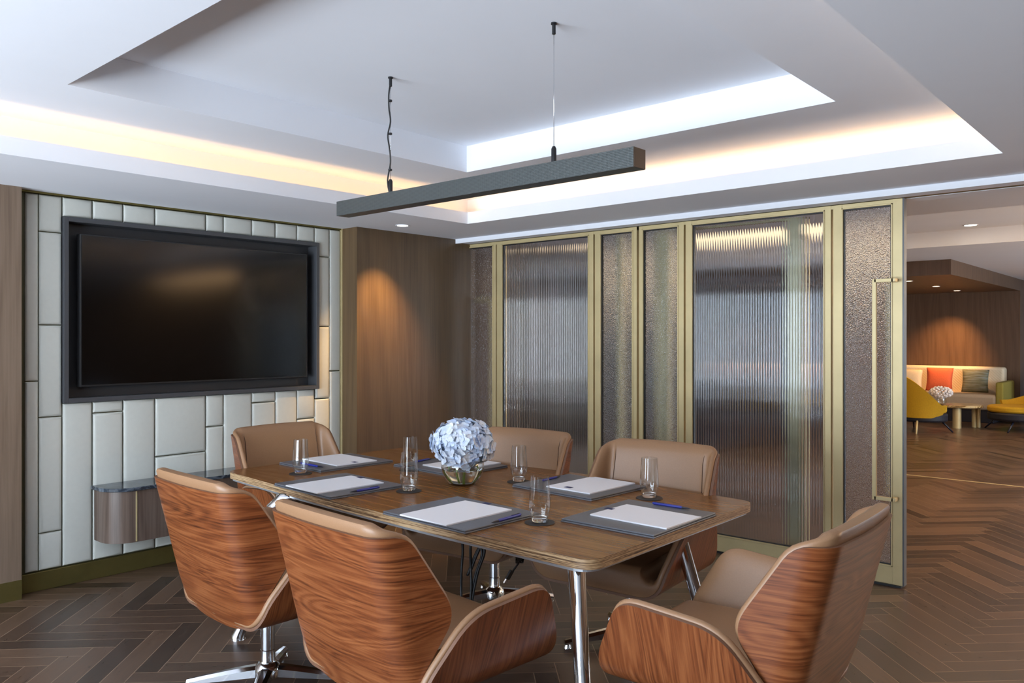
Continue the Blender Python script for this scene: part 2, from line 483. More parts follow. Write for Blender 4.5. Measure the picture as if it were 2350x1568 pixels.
# window side and back of the room
bm = bmesh.new()
wy = [.1, 1.325, 2.55, 3.775, 5.0]
box(bm, -3.4, -3.2, -3.0, 5.4, -.1, .04); box(bm, -3.4, -3.2, -3.0, 5.4, 2.30, 2.8)
box(bm, -3.4, -3.2, -3.0, wy[0], .04, 2.30); box(bm, -3.4, -3.2, wy[-1], 5.4, .04, 2.30)
link('wall_window', bm, M['wallback'], kind='structure')
for k in range(4):
    t = empty('window_%d' % (k + 1), (-3.3, (wy[k] + wy[k + 1]) / 2, .04), kind='structure')
    h = (wy[k + 1] - wy[k]) / 2
    bm = bmesh.new()
    box(bm, -.06, .06, -h, -h + .05, 0, 2.26); box(bm, -.06, .06, h - .05, h, 0, 2.26)
    box(bm, -.06, .06, -h + .05, h - .05, 0, .05); box(bm, -.06, .06, -h + .05, h - .05, 2.21, 2.26)
    link('window_frame', bm, M['blackmetal'], t)
bm = bmesh.new(); box(bm, -3.4, 10.1, -3.0, -2.8, 0, 2.8); box(bm, 15.1, 19, -3.0, -2.8, 0, 2.8); box(bm, 10.1, 15.1, -3.0, -2.8, 0, .3); box(bm, 10.1, 15.1, -3.0, -2.8, 2.25, 2.8); link('wall_back', bm, M['backwall'], kind='structure')
t = empty('window_5', (12.6, -2.9, .3), kind='structure')  # invented opening, out of view, made to let fill light into the lounge
bm = bmesh.new()
for x in (-2.5, -.85, .8, 2.44): box(bm, x, x + .06, -.05, .05, 0, 1.95)
box(bm, -2.44, 2.44, -.05, .05, 0, .06); box(bm, -2.44, 2.44, -.05, .05, 1.89, 1.95)
link('window_frame', bm, M['blackmetal'], t)

# pelmet above the glass doors
bm = bmesh.new()
box(bm, 4.950, 4.972, -2.8, 5.044, 2.326, ZS)
box(bm, 4.972, XG - .004, -2.8, 5.044, 2.336, 2.350)
box(bm, XG + .06, XG + .2, -2.8, 5.3, 2.336, 2.8)
link('trim_1', bm, M['ceil'], kind='structure')
bm = bmesh.new(); box(bm, XG - .012, XG + .062, -2.8, 5.03, 2.338, 2.36); link('trim_4', bm, M['brassdark'], kind='structure')

# ------------------------------------------------------------------ glass sliding doors
def pane(y0, y1, z0, z1, x, kind, parent, mat=None):
    bm = bmesh.new()
    if kind == 'flute':
        nf = max(1, round((y1 - y0) / .0185)); sg = 8
        ys, xs = [], []
        for k in range(nf * sg + 1):
            ys.append(y0 + (y1 - y0) * k / (nf * sg))
            xs.append(x - .0030 - .0042 * abs(math.sin(math.pi * k / sg)))
        a = [bm.verts.new((xx, yy, z0)) for xx, yy in zip(xs, ys)]; b = [bm.verts.new((xx, yy, z1)) for xx, yy in zip(xs, ys)]
        for k in range(len(a) - 1): bm.faces.new((a[k], a[k + 1], b[k + 1], b[k]))
        c = [bm.verts.new((x + .0035, y0, z0)), bm.verts.new((x + .0035, y1, z0))]; d = [bm.verts.new((x + .0035, y0, z1)), bm.verts.new((x + .0035, y1, z1))]
        bm.faces.new((c[0], c[1], d[1], d[0])); bm.faces.new((a[0], c[0], d[0], b[0])); bm.faces.new((a[-1], c[1], d[1], b[-1]))
        bm.faces.new(a + [c[1], c[0]]); bm.faces.new(b + [d[1], d[0]])
        o = link('fluted_pane', bm, mat or M['flute'], parent, smooth=True, auto=70)
    else:
        box(bm, x - .004, x + .004, y0, y1, z0, z1)
        o = link('pebbled_pane', bm, mat or M['pebble'], parent)
    return o

def handle(parent, y_stile, y_off, side, z0=.525, z1=1.852):
    """square bar pull: two arms returning to the stile; side -1 room side, +1 far side"""
    xs = XG + side * .03 + (0.03 if side > 0 else 0)
    xo = xs + side * .05
    bm = bmesh.new()
    w = .012
    box(bm, min(xo, xo + .022), max(xo, xo + .022), y_off - w, y_off + w, z0, z1)
    for z in (z0, z1 - .022):
        box(bm, min(xo, xo + .022), max(xo, xo + .022), min(y_off, y_stile), max(y_off, y_stile), z, z + .022)
        box(bm, min(xs, xo), max(xs, xo), y_stile - w, y_stile + w, z, z + .022)
    return link('pull_handle', bm, M['brass'], parent, bevel=.002)

def leaf(name, posts, panes, handles, ylo, yhi):
    t = empty(name, (0, 0, 0), kind='structure')
    bm = bmesh.new()
    x0, x1 = XG, XG + .05
    for a, b in posts: box(bm, x0, x1, a, b, .012, 2.333)
    box(bm, x0 + .002, x1 - .002, ylo, yhi, .012, .118)
    box(bm, x0 + .002, x1 - .002, ylo, yhi, 2.309, 2.333)
    for a, b, k in panes:                       # inner bead around each pane
        w = .009
        for (p, q, r_, s_) in ((a, a + w, .118, 2.309), (b - w, b, .118, 2.309), (a, b, .118, .118 + w), (a, b, 2.30, 2.309)):
            box(bm, x0 - .006, x0 + .012, p, q, r_, s_)
    link('door_frame', bm, M['brass'], t, bevel=.0015)
    bm = bmesh.new()
    for a, b, k in panes:
        w = .007
        for (p, q, r_, s_) in ((a + .009, a + .009 + w, .127, 2.30), (b - .009 - w, b - .009, .127, 2.30), (a + .016, b - .016, .127, .127 + w), (a + .016, b - .016, 2.293, 2.30)):
            box(bm, x0 + .008, x0 + .03, p, q, r_, s_)
    link('glazing_gasket', bm, M['blackmetal'], t)
    for a, b, k in panes: pane(a + .009, b - .009, .127, 2.30, XG + .02, k, t)
    for ys, yo, sd in handles: handle(t, ys, yo, sd)
    return t
leaf('door_1', [(5.064, 5.099), (4.727, 4.760), (4.655, 4.714), (3.686, 3.730), (3.620, 3.671), (3.285, 3.321)],
     [(4.755, 5.062, 'pebble'), (3.727, 4.657, 'flute'), (3.318, 3.622, 'pebble')], [(5.080, 5.083, -1), (5.080, 4.88, 1)], 3.285, 5.099)
leaf('door_2', [(3.236, 3.267), (2.889, 2.933), (2.826, 2.874), (1.844, 1.884), (1.776, 1.830), (1.422, 1.479)],
     [(2.930, 3.238, 'pebble'), (1.882, 2.828, 'flute'), (1.477, 1.778, 'pebble')], [(1.452, 1.560, -1), (1.452, 1.53, 1)], 1.422, 3.267)
# second pair of leaves on the rear track (their brass stiles show through the glass)
t = empty('door_3', (0, 0, 0), kind='structure')
bm = bmesh.new()
for a, b in ((3.50, 3.535), (3.165, 3.20), (3.08, 3.145), (2.07, 2.185)):
    box(bm, XG + .11, XG + .15, a, b, .012, 2.30)
box(bm, XG + .112, XG + .148, 2.07, 3.14, 2.285, 2.30); box(bm, XG + .112, XG + .148, 2.07, 3.14, .012, .03)
link('door_frame', bm, M['brassmid'], t)
bm = bmesh.new(); box(bm, XG + .0, XG + .05, 1.413, 1.422, .012, 2.333); link('door_edge_strip', bm, M['tvframe'], bpy.data.objects['door_2'])
bm = bmesh.new(); box(bm, XG - .01, XG + .06, 1.43, 5.09, 0, .012); link('trim_5', bm, M['blackmetal'], kind='structure')

# ------------------------------------------------------------------ television
t = empty('wall_television', (2.735, YW, 1.19), 0, 'large black flat-screen television set in a dark grey recessed surround', 'television')
cx = 2.735
def bx(name, x0, x1, y0, y1, z0, z1, mat, par, **k):
    bm = bmesh.new(); box(bm, x0 - par.location.x, x1 - par.location.x, y0 - par.location.y, y1 - par.location.y, z0 - par.location.z, z1 - par.location.z)
    return link(name, bm, mat, par, **k)
tv_panel = bx('tv_body', 1.918, 3.552, YW - .004, YW + .05, 1.193, 2.138, M['bezel'], t, bevel=.006)
bx('screen', 1.930, 3.541, YW - .0065, YW - .003, 1.208, 2.127, M['screen'], t)
bx('wall_mount', 2.55, 2.90, YW + .05, YW + .088, 1.5, 1.85, M['blackmetal'], t)
t = empty('television_surround', (2.735, YW, NZ0), 0, 'dark grey lacquered box frame around the television on the padded wall', 'frame')
bm = bmesh.new()
o_ = t.location
def bxl(x0, x1, y0, y1, z0, z1): box(bm, x0 - o_.x, x1 - o_.x, y0 - o_.y, y1 - o_.y, z0 - o_.z, z1 - o_.z)
w = .028
bxl(NX0, NX0 + w, YW - .022, YW + .09, NZ0, NZ1); bxl(NX1 - w, NX1, YW - .022, YW + .09, NZ0, NZ1)
bxl(NX0 + w, NX1 - w, YW - .022, YW + .09, NZ0, NZ0 + w); bxl(NX0 + w, NX1 - w, YW - .022, YW + .09, NZ1 - w, NZ1)
link('frame', bm, M['tvframe'], t, bevel=.002)
bx('niche_back', NX0 + w, NX1 - w, YW + .09, YW + .10, NZ0 + w, NZ1 - w, M['niche'], t)

# ------------------------------------------------------------------ wall console
t = empty('wall_console', (2.50, YW, .24), 0, 'wall-hung brown veneer console with rounded ends and grey marble top', 'cabinet')
def stadium(x0, x1, y0, y1, r, n=10):
    pts = [(x0, y1)]
    for k in range(n + 1):
        a = math.pi + (math.pi / 2) * k / n; pts.append((x0 + r + r * math.cos(a), y0 + r + r * math.sin(a)))
    for k in range(n + 1):
        a = 1.5 * math.pi + (math.pi / 2) * k / n; pts.append((x1 - r + r * math.cos(a), y0 + r + r * math.sin(a)))
    pts.append((x1, y1)); return pts
bm = bmesh.new(); prism(bm, stadium(2.004 - 2.5, 3.05 - 2.5, -.25, 0, .15), .003, .320); link('body', bm, M['cabwood'], t, smooth=True, auto=30)
bm = bmesh.new(); prism(bm, stadium(1.985 - 2.5, 3.07 - 2.5, -.265, 0, .16), .320, .342); link('marble_top', bm, M['marble'], t, smooth=True, auto=30, bevel=.003)
for xx in (2.155, 2.55, 2.90):
    bm = bmesh.new(); box(bm, xx - 2.5 - .004, xx - 2.5 + .004, -.253, -.248, .008, .315); link('door_trim', bm, M['brass'], t)

# ------------------------------------------------------------------ table
ZT = .74
def table_outline(inset=0.0, n=14):
    NR, FR, FL, NL = Vector((2.205, 1.595)), Vector((3.512, 1.605)), Vector((3.655, 4.225)), Vector((2.334, 4.242))
    pts = [NR, FR]
    for k in range(1, n): 
        q = FR.lerp(FL, k / n); pts.append(q + Vector((.036 * math.sin(math.pi * k / n), 0)))
    pts += [FL, NL]
    for k in range(1, n):
        q = NL.lerp(NR, k / n); pts.append(q - Vector((.036 * math.sin(math.pi * k / n), 0)))
    c = Vector((2.93, 2.92))
    pts = [c + (p - c) * (1 - inset) for p in pts]
    rad = [0] * len(pts); rad[0] = rad[1] = rad[1 + n] = rad[2 + n] = .085
    return rounded_poly(pts, rad, 8)
TC = Vector((2.93, 2.92, 0))
t = empty('conference_table', TC, 0, 'long walnut-veneer conference table with pale plywood edge and chrome legs', 'table')
bm = bmesh.new(); prism(bm, [(p[0] - TC.x, p[1] - TC.y) for p in table_outline()], ZT - .036, ZT, 0, 1)
link('tabletop', bm, [M['table'], M['plyedge']], t, smooth=True, auto=30)
bm = bmesh.new()
po = table_outline(.012); pi_ = table_outline(.05)
n = len(po)
lo = [[bm.verts.new((p[0] - TC.x, p[1] - TC.y, z)) for p in P_] for P_ in (po, pi_) for z in (ZT - .048, ZT - .037)]
for k in range(n):
    j = (k + 1) % n
    for a, b in ((0, 1), (1, 3), (3, 2), (2, 0)): bm.faces.new((lo[a][k], lo[a][j], lo[b][j], lo[b][k]))
link('edge_rail', bm, M['rail'], t)
def tleg(top, foot):
    a, b = Vector(top) - TC, Vector(foot) - TC
    bm = bmesh.new()
    tube(bm, [a, a.lerp(b, .12), a.lerp(b, .5), a.lerp(b, .93), b + Vector((0, 0, .012)), b], [.036, .031, .029, .027, .034, .036], 20)
    return link('leg', bm, M['chrome'], t, smooth=True, auto=60)
tleg((2.33, 1.75, ZT - .048), (2.13, 1.55, 0)); tleg((3.12, 1.80, ZT - .048), (3.24, 1.64, 0))
tleg((2.30, 3.60, ZT - .048), (2.08, 3.66, 0)); tleg((3.38, 3.95, ZT - .048), (3.58, 4.10, 0))
bm = bmesh.new()
for y in (1.86, 3.72): box(bm, 2.36 - TC.x, 3.4 - TC.x, y - TC.y - .025, y - TC.y + .025, ZT - .085, ZT - .037)
box(bm, 2.80 - TC.x, 2.86 - TC.x, 1.86 - TC.y, 3.72 - TC.y, ZT - .085, ZT - .037)
link('support_beam', bm, M['blackmetal'], t)
bm = bmesh.new(); box(bm, 2.62 - TC.x, 2.80 - TC.x, 2.75 - TC.y, 3.3 - TC.y, ZT - .15, ZT - .037); link('cable_tray', bm, M['blackmetal'], t, bevel=.006)
bm = bmesh.new()
tube(bm, [Vector(p) - TC for p in ((2.34, 3.50, ZT - .05), (2.27, 3.56, ZT - .06), (2.24, 3.60, ZT - .10), (2.25, 3.61, ZT - .18))], [.03, .034, .034, .028], 12)
link('leg_bracket', bm, M['chrome'], t, smooth=True)
# cables
def cable(name, strands, r, lab, cat, loc, plug=None):
    e = empty(name, loc, 0, lab, cat)
    L0 = Vector(loc)
    for s_ in strands:
        bm = bmesh.new(); tube(bm, [Vector(p) - L0 for p in s_], r, 8); link('cable', bm, M['rubber'], e, smooth=True)
    return e
def smooth_path(pts, k=6):
    out = []
    P_ = [Vector(p) for p in pts]
    for i in range(len(P_) - 1):
        p0, p1, p2, p3 = P_[max(i - 1, 0)], P_[i], P_[i + 1], P_[min(i + 2, len(P_) - 1)]
        for q in range(k):
            s_ = q / k
            out.append(.5 * ((2 * p1) + (p2 - p0) * s_ + (2 * p0 - 5 * p1 + 4 * p2 - p3) * s_ * s_ + (3 * p1 - p0 - 3 * p2 + p3) * s_ ** 3))
    out.append(P_[-1]); return out
cx0, cy0 = 2.71, 2.72
def wv(seed, x, y, zt, zb, amp=.008):
    rr = random.Random(seed); return smooth_path([(x + rr.uniform(-amp, amp), y + rr.uniform(-amp, amp), zt + (zb - zt) * k / 6) for k in range(7)])
loop = smooth_path([(cx0 + .02, cy0 - .02, .36), (cx0 + .03, cy0 - .05, .44), (cx0 + .04, cy0 - .075, .495), (cx0 + .04, cy0 - .09, .50), (cx0 + .04, cy0 - .095, .46), (cx0 + .03, cy0 - .06, .36), (cx0 + .02, cy0 - .03, .20), (cx0 + .02, cy0 - .02, .05), (cx0 + .03, cy0 - .02, .008), (cx0 + .14, cy0 + .05, .008)])
loop2 = [p + Vector((.004, -.012, .012)) for p in loop[:-8]]
cable('cable_bundle', [wv(1, cx0, cy0, ZT - .15, .008), wv(2, cx0 + .015, cy0 - .045, ZT - .15, .05), loop, loop2], .0065, 'looped black cables hanging from under the table centre to the floor', 'cable', (cx0, cy0, ZT - .15))
u0 = Vector((2.42, 2.10, ZT - .048))
coil = smooth_path([(u0.x, u0.y, u0.z), (u0.x + .004, u0.y, u0.z - .05)], 3) + [(u0.x + .016 * math.cos(a * .7), u0.y + .016 * math.sin(a * .7) * .8, .612 + .012 * math.sin(a * 1.1)) for a in range(0, 26)]
e = cable('usb_cable', [coil, smooth_path([(u0.x, u0.y, .604), (u0.x - .008, u0.y + .010, .585), (u0.x - .020, u0.y + .022, .562)])], .004, 'short black usb cable dangling under the near end of the table', 'cable', tuple(u0))
Mx = Matrix.Translation((-.027, .030, -.142)) @ Matrix.Rotation(R(30), 4, Vector((.75, .66, 0)))
bm = bmesh.new(); box(bm, -.011, .011, -.005, .005, -.02, .02, 0, Mx); link('plug_body', bm, M['rubber'], e, bevel=.002)
Mx2 = Matrix.Translation((-.027, .030, -.142)) @ Matrix.Rotation(R(30), 4, Vector((.75, .66, 0))) @ Matrix.Translation((0, 0, -.029))
bm = bmesh.new(); box(bm, -.008, .008, -.003, .003, -.010, .010, 0, Mx2); link('usb_contact', bm, M['alu'], e)

# ------------------------------------------------------------------ chairs
ZTOP = .912
def back_map(s, z, off):
    sg = 1 if s >= 0 else -1; a = abs(s)
    Wc, r, B = .24, .09, R(78)
    if a <= Wc: f, y, th = .012 * (a / Wc) ** 2, a, .09 * (a / Wc)
    elif a <= Wc + r * B:
        q = (a - Wc) / r; f, y, th = .012 + r * (1 - math.cos(q)), Wc + r * math.sin(q), max(q, .09)
    else:
        q = a - Wc - r * B; f, y, th = .012 + r * (1 - math.cos(B)) + q * math.sin(B), Wc + r * math.sin(B) + q * math.cos(B), B
    xb = -.388 + .121 * (ZTOP - z) / .5 + .03 * max(0, (.52 - z) / .16) ** 2 * 0.5
    y *= 1 - .05 * (ZTOP - z)
    return Vector((xb + f + off * math.cos(th), sg * (y - off * math.sin(th)), z))
def seat_map(s, x, off):
    sg = 1 if s >= 0 else -1; a = abs(s)
    Wc, r, B = .235, .12, R(74)
    if a <= Wc: y, z, th = a, .355, 0
    elif a <= Wc + r * B:
        q = (a - Wc) / r; y, z, th = Wc + r * math.sin(q), .355 + r * (1 - math.cos(q)), q
    else:
        q = a - Wc - r * B; y, z, th = Wc + r * math.sin(B) + q * math.cos(B), .355 + r * (1 - math.cos(B)) + q * math.sin(B), B
    return Vector((x, sg * (y - off * math.sin(th)), z + off * math.cos(th)))

back_out = rounded_poly([(-.40, .915), (.40, .915), (.515, .648), (.350, .46), (.30, .368), (.12, .336), (-.12, .336), (-.30, .368), (-.350, .46), (-.515, .648)],
                        [.05, .05, .07, .05, .07, .05, .05, .07, .05, .07], 8)
seat_out = rounded_poly([(-.238, .0), (-.228, .30), (-.205, .41), (-.075, .600), (.265, .628), (.378, .40), (.378, .20), (.372, 0), (.378, -.20), (.378, -.40), (.265, -.628), (-.075, -.600), (-.205, -.41), (-.228, -.30)],
                        [.02, .06, .05, .085, .075, .05, .05, .02, .05, .05, .075, .085, .05, .06], 8)
NO, NR_ = 132, 20
def sheet(name, outl, cen, mp, t0, T, grow, mats, parent, ply=False, uvswap=False):
    """solid shell: outer skin at offset t0, inner skin rising to t0+T(s), rounded rim"""
    O = resample([Vector(p) for p in outl], NO); C_ = Vector(cen)
    bm = bmesh.new(); uv = bm.loops.layers.uv.new('UVMap')
    def s_of(p): return p
    def mk(k, r, off):
        p = C_ + (O[k] - C_) * r
        if grow and r > .99: p = p + (O[k] - C_).normalized() * grow * (r - .99) / .01 * .0
        v = bm.verts.new(mp(p, off)); return v, p
    coords = {}
    def ringof(r, off_f, g=0.0):
        L = []
        for k in range(NO):
            p = C_ + (O[k] - C_) * r + (O[k] - C_).normalized() * g
            v = bm.verts.new(mp(p, off_f(p))); coords[v] = p; L.append(v)
        return L
    rings_b = [ringof(q / NR_, lambda p: t0) for q in range(1, NR_ + 1)]
    if ply:
        rings_f = [ringof(q / NR_, lambda p: t0 + T) for q in range(1, NR_ + 1)]
        rim = []
    else:
        prof = [(1.0, .0), (.985, .0)]
        rings_f = [ringof(q / NR_ * .90, lambda p, q=q: t0 + T(p)) for q in range(1, NR_ + 1)]
        rim = []
        for a in (15, 35, 55, 75, 90):
            ca, sa = math.cos(R(a)), math.sin(R(a))
            # from inner face to the outer rim
            def ff(p, ca=ca): return t0 + T(p) * (.45 + .55 * ca)
            rr = .90 + .10 * sa
            rim.append(ringof(rr, ff, grow * sa))
        rim.append(ringof(1.0, lambda p: t0 + .10 * T(p), grow * .7))
    def quads(A, B, mi=0):
        for k in range(NO):
            f = bm.faces.new((A[k], A[(k + 1) % NO], B[(k + 1) % NO], B[k])); f.material_index = mi
    def cap(A, off):
        cv = bm.verts.new(mp(C_, off)); coords[cv] = C_
        for k in range(NO): bm.faces.new((A[k], A[(k + 1) % NO], cv))
    for a, b in zip(rings_b, rings_b[1:]): quads(a, b)
    for a, b in zip(rings_f, rings_f[1:]): quads(a, b)
    cap(rings_b[0], t0); cap(rings_f[0], t0 + (T if ply else T(C_)))
    chain = [rings_f[-1]] + rim + [rings_b[-1]]
    for a, b in zip(chain, chain[1:]): quads(a, b, 1 if ply else 0)
    for f in bm.faces:
        for lp in f.loops:
            p = coords[lp.vert]; lp[uv].uv = (p.y, p.x) if uvswap else (p.x, p.y)
    return link(name, bm, mats, parent, smooth=True, auto=55)

def make_chair():
    t = empty('conference_chair', (0, 0, 0), 0)
    sheet('back_shell', back_out, (0, .62), lambda p, o: back_map(p.x, p.y, o), 0.0, .012, 0, [M['walnut'], M['plyedge_thin']], t, ply=True)
    def Tb(p):
        k = min(1, max(0, (abs(p.x) - .285) / .09)); k = k * k * (3 - 2 * k); return (.050 + .014 * min(1, max(0, (p.y - .70) / .16))) * (1 - k) + .034 * k
    sheet('back_cushion', [(p[0], p[1]) for p in back_out], (0, .62), lambda p, o: back_map(p.x, p.y + max(0, (p.y - .80) / .12) * .026 * max(0, 1 - max(0, abs(p.x) - .27) / .12), o), .013, Tb, .014, M['leather'], t)
    sheet('seat_shell', seat_out, (.06, 0), lambda p, o: seat_map(p.y, p.x, o), 0.0, .012, 0, [M['walnut'], M['plyedge_thin']], t, ply=True, uvswap=True)
    def Ts(p):
        q = min(1, max(0, (.385 - abs(p.y)) / .12)); q = q * q * (3 - 2 * q)
        e = min(1, max(0, (p.x + .235) / .12))
        return .014 + .018 * (1 - q * (1 - e)) + .088 * q * e + .012 * q * math.sin(max(0, min(1, (p.x + .2) / .6)) * math.pi)
    sheet('seat_cushion', [(p[0], p[1]) for p in seat_out], (.06, 0), lambda p, o: seat_map(p.y, p.x, o), .013, Ts, .008, M['leather'], t)
    for sg in (-1, 1):
        bm = bmesh.new()
        pts = [back_map(sg * .30, z, .013 + Tb(Vector((.30, z))) + .0022) for z in [.40 + .02 * k for k in range(24)]]
        pts += [back_map(sg * .30, ZTOP + dz, o) for dz, o in ((-.02, .0745), (.000, .070), (.0125, .060), (.0200, .046), (.0215, .032), (.014, .018))]
        tube(bm, pts, .0016, 6); link('seam', bm, M['seam'], t, smooth=True)
    bm = bmesh.new(); lathe(bm, [(0, .355), (.10, .355), (.10, .342), (.05, .330), (0, .330)], 24); link('mount_plate', bm, M['blackmetal'], t, smooth=True, auto=40)
    bm = bmesh.new(); lathe(bm, [(0, .332), (.029, .332), (.029, .16), (.031, .158), (.031, .115), (.036, .10), (.045, .09), (0, .09)], 28); link('column', bm, M['alu'], t, smooth=True, auto=40)
    bm = bmesh.new()
    lathe(bm, [(0, .105), (.036, .105), (.048, .095), (.058, .075), (.056, .045), (.04, .035), (0, .035)], 28)
    for k in range(4):
        a = R(45 + 90 * k + 2); d = Vector((math.cos(a), math.sin(a), 0)); nn = Vector((-d.y, d.x, 0))
        secs = []
        for q in range(8):
            u = q / 7; rad = .03 + .31 * u; w_ = .030 - .014 * u; zt_ = .093 - .055 * u ** 1.2; zb_ = .048 - .030 * u
            c_ = d * rad
            secs.append([bm.verts.new(c_ + nn * w_ * sx + Vector((0, 0, zz))) for sx, zz in ((-1, zb_), (-1, zt_ - .012), (-.45, zt_), (.45, zt_), (1, zt_ - .012), (1, zb_))])
        for a_, b_ in zip(secs, secs[1:]):
            for i in range(6): bm.faces.new((a_[i], a_[(i + 1) % 6], b_[(i + 1) % 6], b_[i]))
        bm.faces.new(secs[0]); bm.faces.new(secs[-1])
    link('star_base', bm, M['alu'], t, smooth=True, auto=35)
    for k in range(4):
        a = R(45 + 90 * k + 2)
        bm = bmesh.new(); lathe(bm, [(0, .026), (.014, .026), (.019, .006), (.021, 0), (0, 0)], 16, (math.cos(a) * .325, math.sin(a) * .325)); link('glide', bm, M['chrome'], t, smooth=True, auto=40)
    return t
chair0 = make_chair()
chairs = [
    ('tan leather and walnut chair at the far left end of the table', 2.793, 4.113, -91.2),
    ('walnut-backed chair on the near long side, next to the marble-topped console', 1.887, 3.074, -1.4),
    ('walnut-backed chair in the near foreground, centre of the photo, with its right arm showing', 1.848, 2.112, -3.2),
    ('tan leather chair facing us on the far side of the table, nearer its right end', 3.333, 2.164, 185.2),
    ('tan leather chair facing us on the far side, just behind the blue hydrangea', 3.299, 3.049, 187.7),
    ('walnut and tan chair at the near right end of the table', 2.532, 1.175, 91.7)]
for k, (lab, x, y, a) in enumerate(chairs):
    c_ = chair0 if k == 0 else copy_tree(chair0)
    c_.location = (x, y, 0); c_.rotation_euler = (0, 0, R(a)); tag(c_, lab, 'chair', 'conference chairs around the table')

# ------------------------------------------------------------------ on the table
Fp, CXp, CYp, TH, HH = 1837.3, 1175, 774.7, R(41.5), 1.5
def onplane(px, py, z):
    t_, u_ = (px - CXp) / Fp, (CYp - py) / Fp
    d_ = (z - HH) / u_
    return Vector(((math.cos(TH) + t_ * math.sin(TH)) * d_, (math.sin(TH) - t_ * math.cos(TH)) * d_, z))
def folder(x, y, rz, lab):
    t = empty('leather_folder', (x, y, ZT), rz, lab, 'folder', 'grey leather desk folders on the table')
    a, b = .22, .258
    bm = bmesh.new(); box(bm, -a, a, -b, b, 0, .0065); link('lower_cover', bm, M['folder'], t, bevel=.002)
    bm = bmesh.new(); box(bm, -a + .002, a - .002, -b + .002, b - .002, .0078, .0145); link('upper_cover', bm, M['folder'], t, bevel=.002)
    bm = bmesh.new(); box(bm, -a + .006, a - .006, -b + .006, b - .006, .0063, .0080); link('inner_leaf', bm, M['pendark'], t)
    return t
def notepad(x, y, rz, lx, ly, lab, tagp):
    t = empty('notepad', (x, y, ZT + .0145), rz, lab, 'notepad', 'white notepads on the folders')
    bm = bmesh.new(); box(bm, -lx / 2, lx / 2, -ly / 2, ly / 2, 0, .006); link('paper_stack', bm, M['paper'], t, bevel=.0008)
    q = Vector((tagp[0] - x, tagp[1] - y)); c_, s_ = math.cos(-rz), math.sin(-rz)
    qx, qy = q.x * c_ - q.y * s_, q.x * s_ + q.y * c_
    bm = bmesh.new(); box(bm, qx - .014, qx + .014, qy - .020, qy + .020, .0058, .0066); link('navy_mark', bm, M['navy'], t)
    return t
def pen(p, q, lab):
    p, q = Vector(p), Vector(q)
    t = empty('ballpoint_pen', (p.x, p.y, ZT + .0145), math.atan2(q.y - p.y, q.x - p.x), lab, 'pen', 'blue pens on the folders')
    L = (q - p).length
    bm = bmesh.new(); tube(bm, [(L * .22, 0, .006), (L * .25, 0, .006), (L * .97, 0, .006), (L, 0, .006)], [.005, .006, .006, .004], 12); link('barrel', bm, M['penblue'], t, smooth=True, auto=50)
    bm = bmesh.new(); tube(bm, [(0, 0, .006), (.012, 0, .006), (L * .22, 0, .006)], [.001, .003, .005], 12); link('tip', bm, M['pendark'], t, smooth=True, auto=50)
    bm = bmesh.new(); box(bm, L * .68, L * .95, -.002, .002, .0115, .0135); link('clip', bm, M['pendark'], t)
    return t
r3 = R(-2.6)
F_ = [('at the far left end of the table', 2.915, 3.990, R(88.5)), ('on the near long side, second from the camera', 2.470, 3.360, r3),
      ('on the near long side, closest to the camera', 2.420, 2.432, R(-1.6)), ('at the near right end of the table', 2.868, 1.822, R(91.0)),
      ('on the far long side, behind the front glass', 3.252, 2.425, R(-3.2)), ('on the far long side, behind the hydrangea vase', 3.275, 3.380, R(-3.0))]
for w_, x, y, a in F_: folder(x, y, a, 'grey leather desk folder ' + w_)
P_ = [('at the far left end of the table', 2.945, 4.005, R(-3), .28, .38, (814, 1061)), ('on the near side beside the marble console end', 2.440, 3.352, r3, .39, .29, (828, 1096.5)),
      ('on the near side closest to the camera', 2.388, 2.427, R(-.5), .385, .285, (1117, 1156)), ('at the near right end of the table', 2.860, 1.790, R(-1), .27, .37, (1399, 1168)),
      ('on the far side behind the front glass', 3.282, 2.372, R(-2), .375, .275, (1305, 1119)), ('half hidden behind the hydrangea vase', 3.322, 3.330, R(-3), .37, .275, (1080, 1052))]
for w_, x, y, a, lx, ly, tp in P_:
    q = onplane(tp[0], tp[1], ZT + .02); notepad(x, y, a, lx, ly, 'white notepad with a navy mark ' + w_, (q.x, q.y))
PN = [('at the far left end', (742, 1073), (690, 1063)), ('near the marble console end', (803, 1130), (870, 1118)), ('closest to the camera', (1128, 1200), (1195, 1181)),
      ('at the near right end beside a tumbler', (1585, 1168), (1498, 1155)), ('behind the front tumbler', (1286, 1093), (1246, 1103)), ('left of the hydrangea', (993, 1052), (953, 1060))]
for w_, a, b in PN: pen(onplane(*a, ZT + .02), onplane(*b, ZT + .02), 'blue ballpoint pen on the folder ' + w_)

def make_glass():
    t = empty('water_tumbler', (0, 0, 0))
    outer = [(0, 0), (.030, 0), (.033, .004), (.036, .018), (.041, .038), (.0445, .060), (.0450, .075), (.0435, .10), (.0405, .14), (.0375, .188)]
    inner = [(.0362, .1885), (.0392, .14), (.0422, .10), (.0436, .075), (.0430, .060), (.0410, .044), (.036, .028), (.033, .024), (0, .024)]
    bm = bmesh.new(); lathe(bm, outer + inner, 40); link('tumbler_glass', bm, M['thinglass'], t, smooth=True, auto=60)
    bm = bmesh.new(); lathe(bm, [(0, .002), (.028, .002), (.031, .005), (.0335, .018), (.031, .0215), (.018, .018), (0, .0165)], 40); link('thick_base', bm, M['glass'], t, smooth=True, auto=60)
    return t
def make_coaster():
    bm = bmesh.new(); lathe(bm, [(0, 0), (.0615, 0), (.0625, .0015), (.0615, .0035), (0, .0035)], 40)
    return link('round_coaster', bm, M['coaster'], None, smooth=True, auto=40)
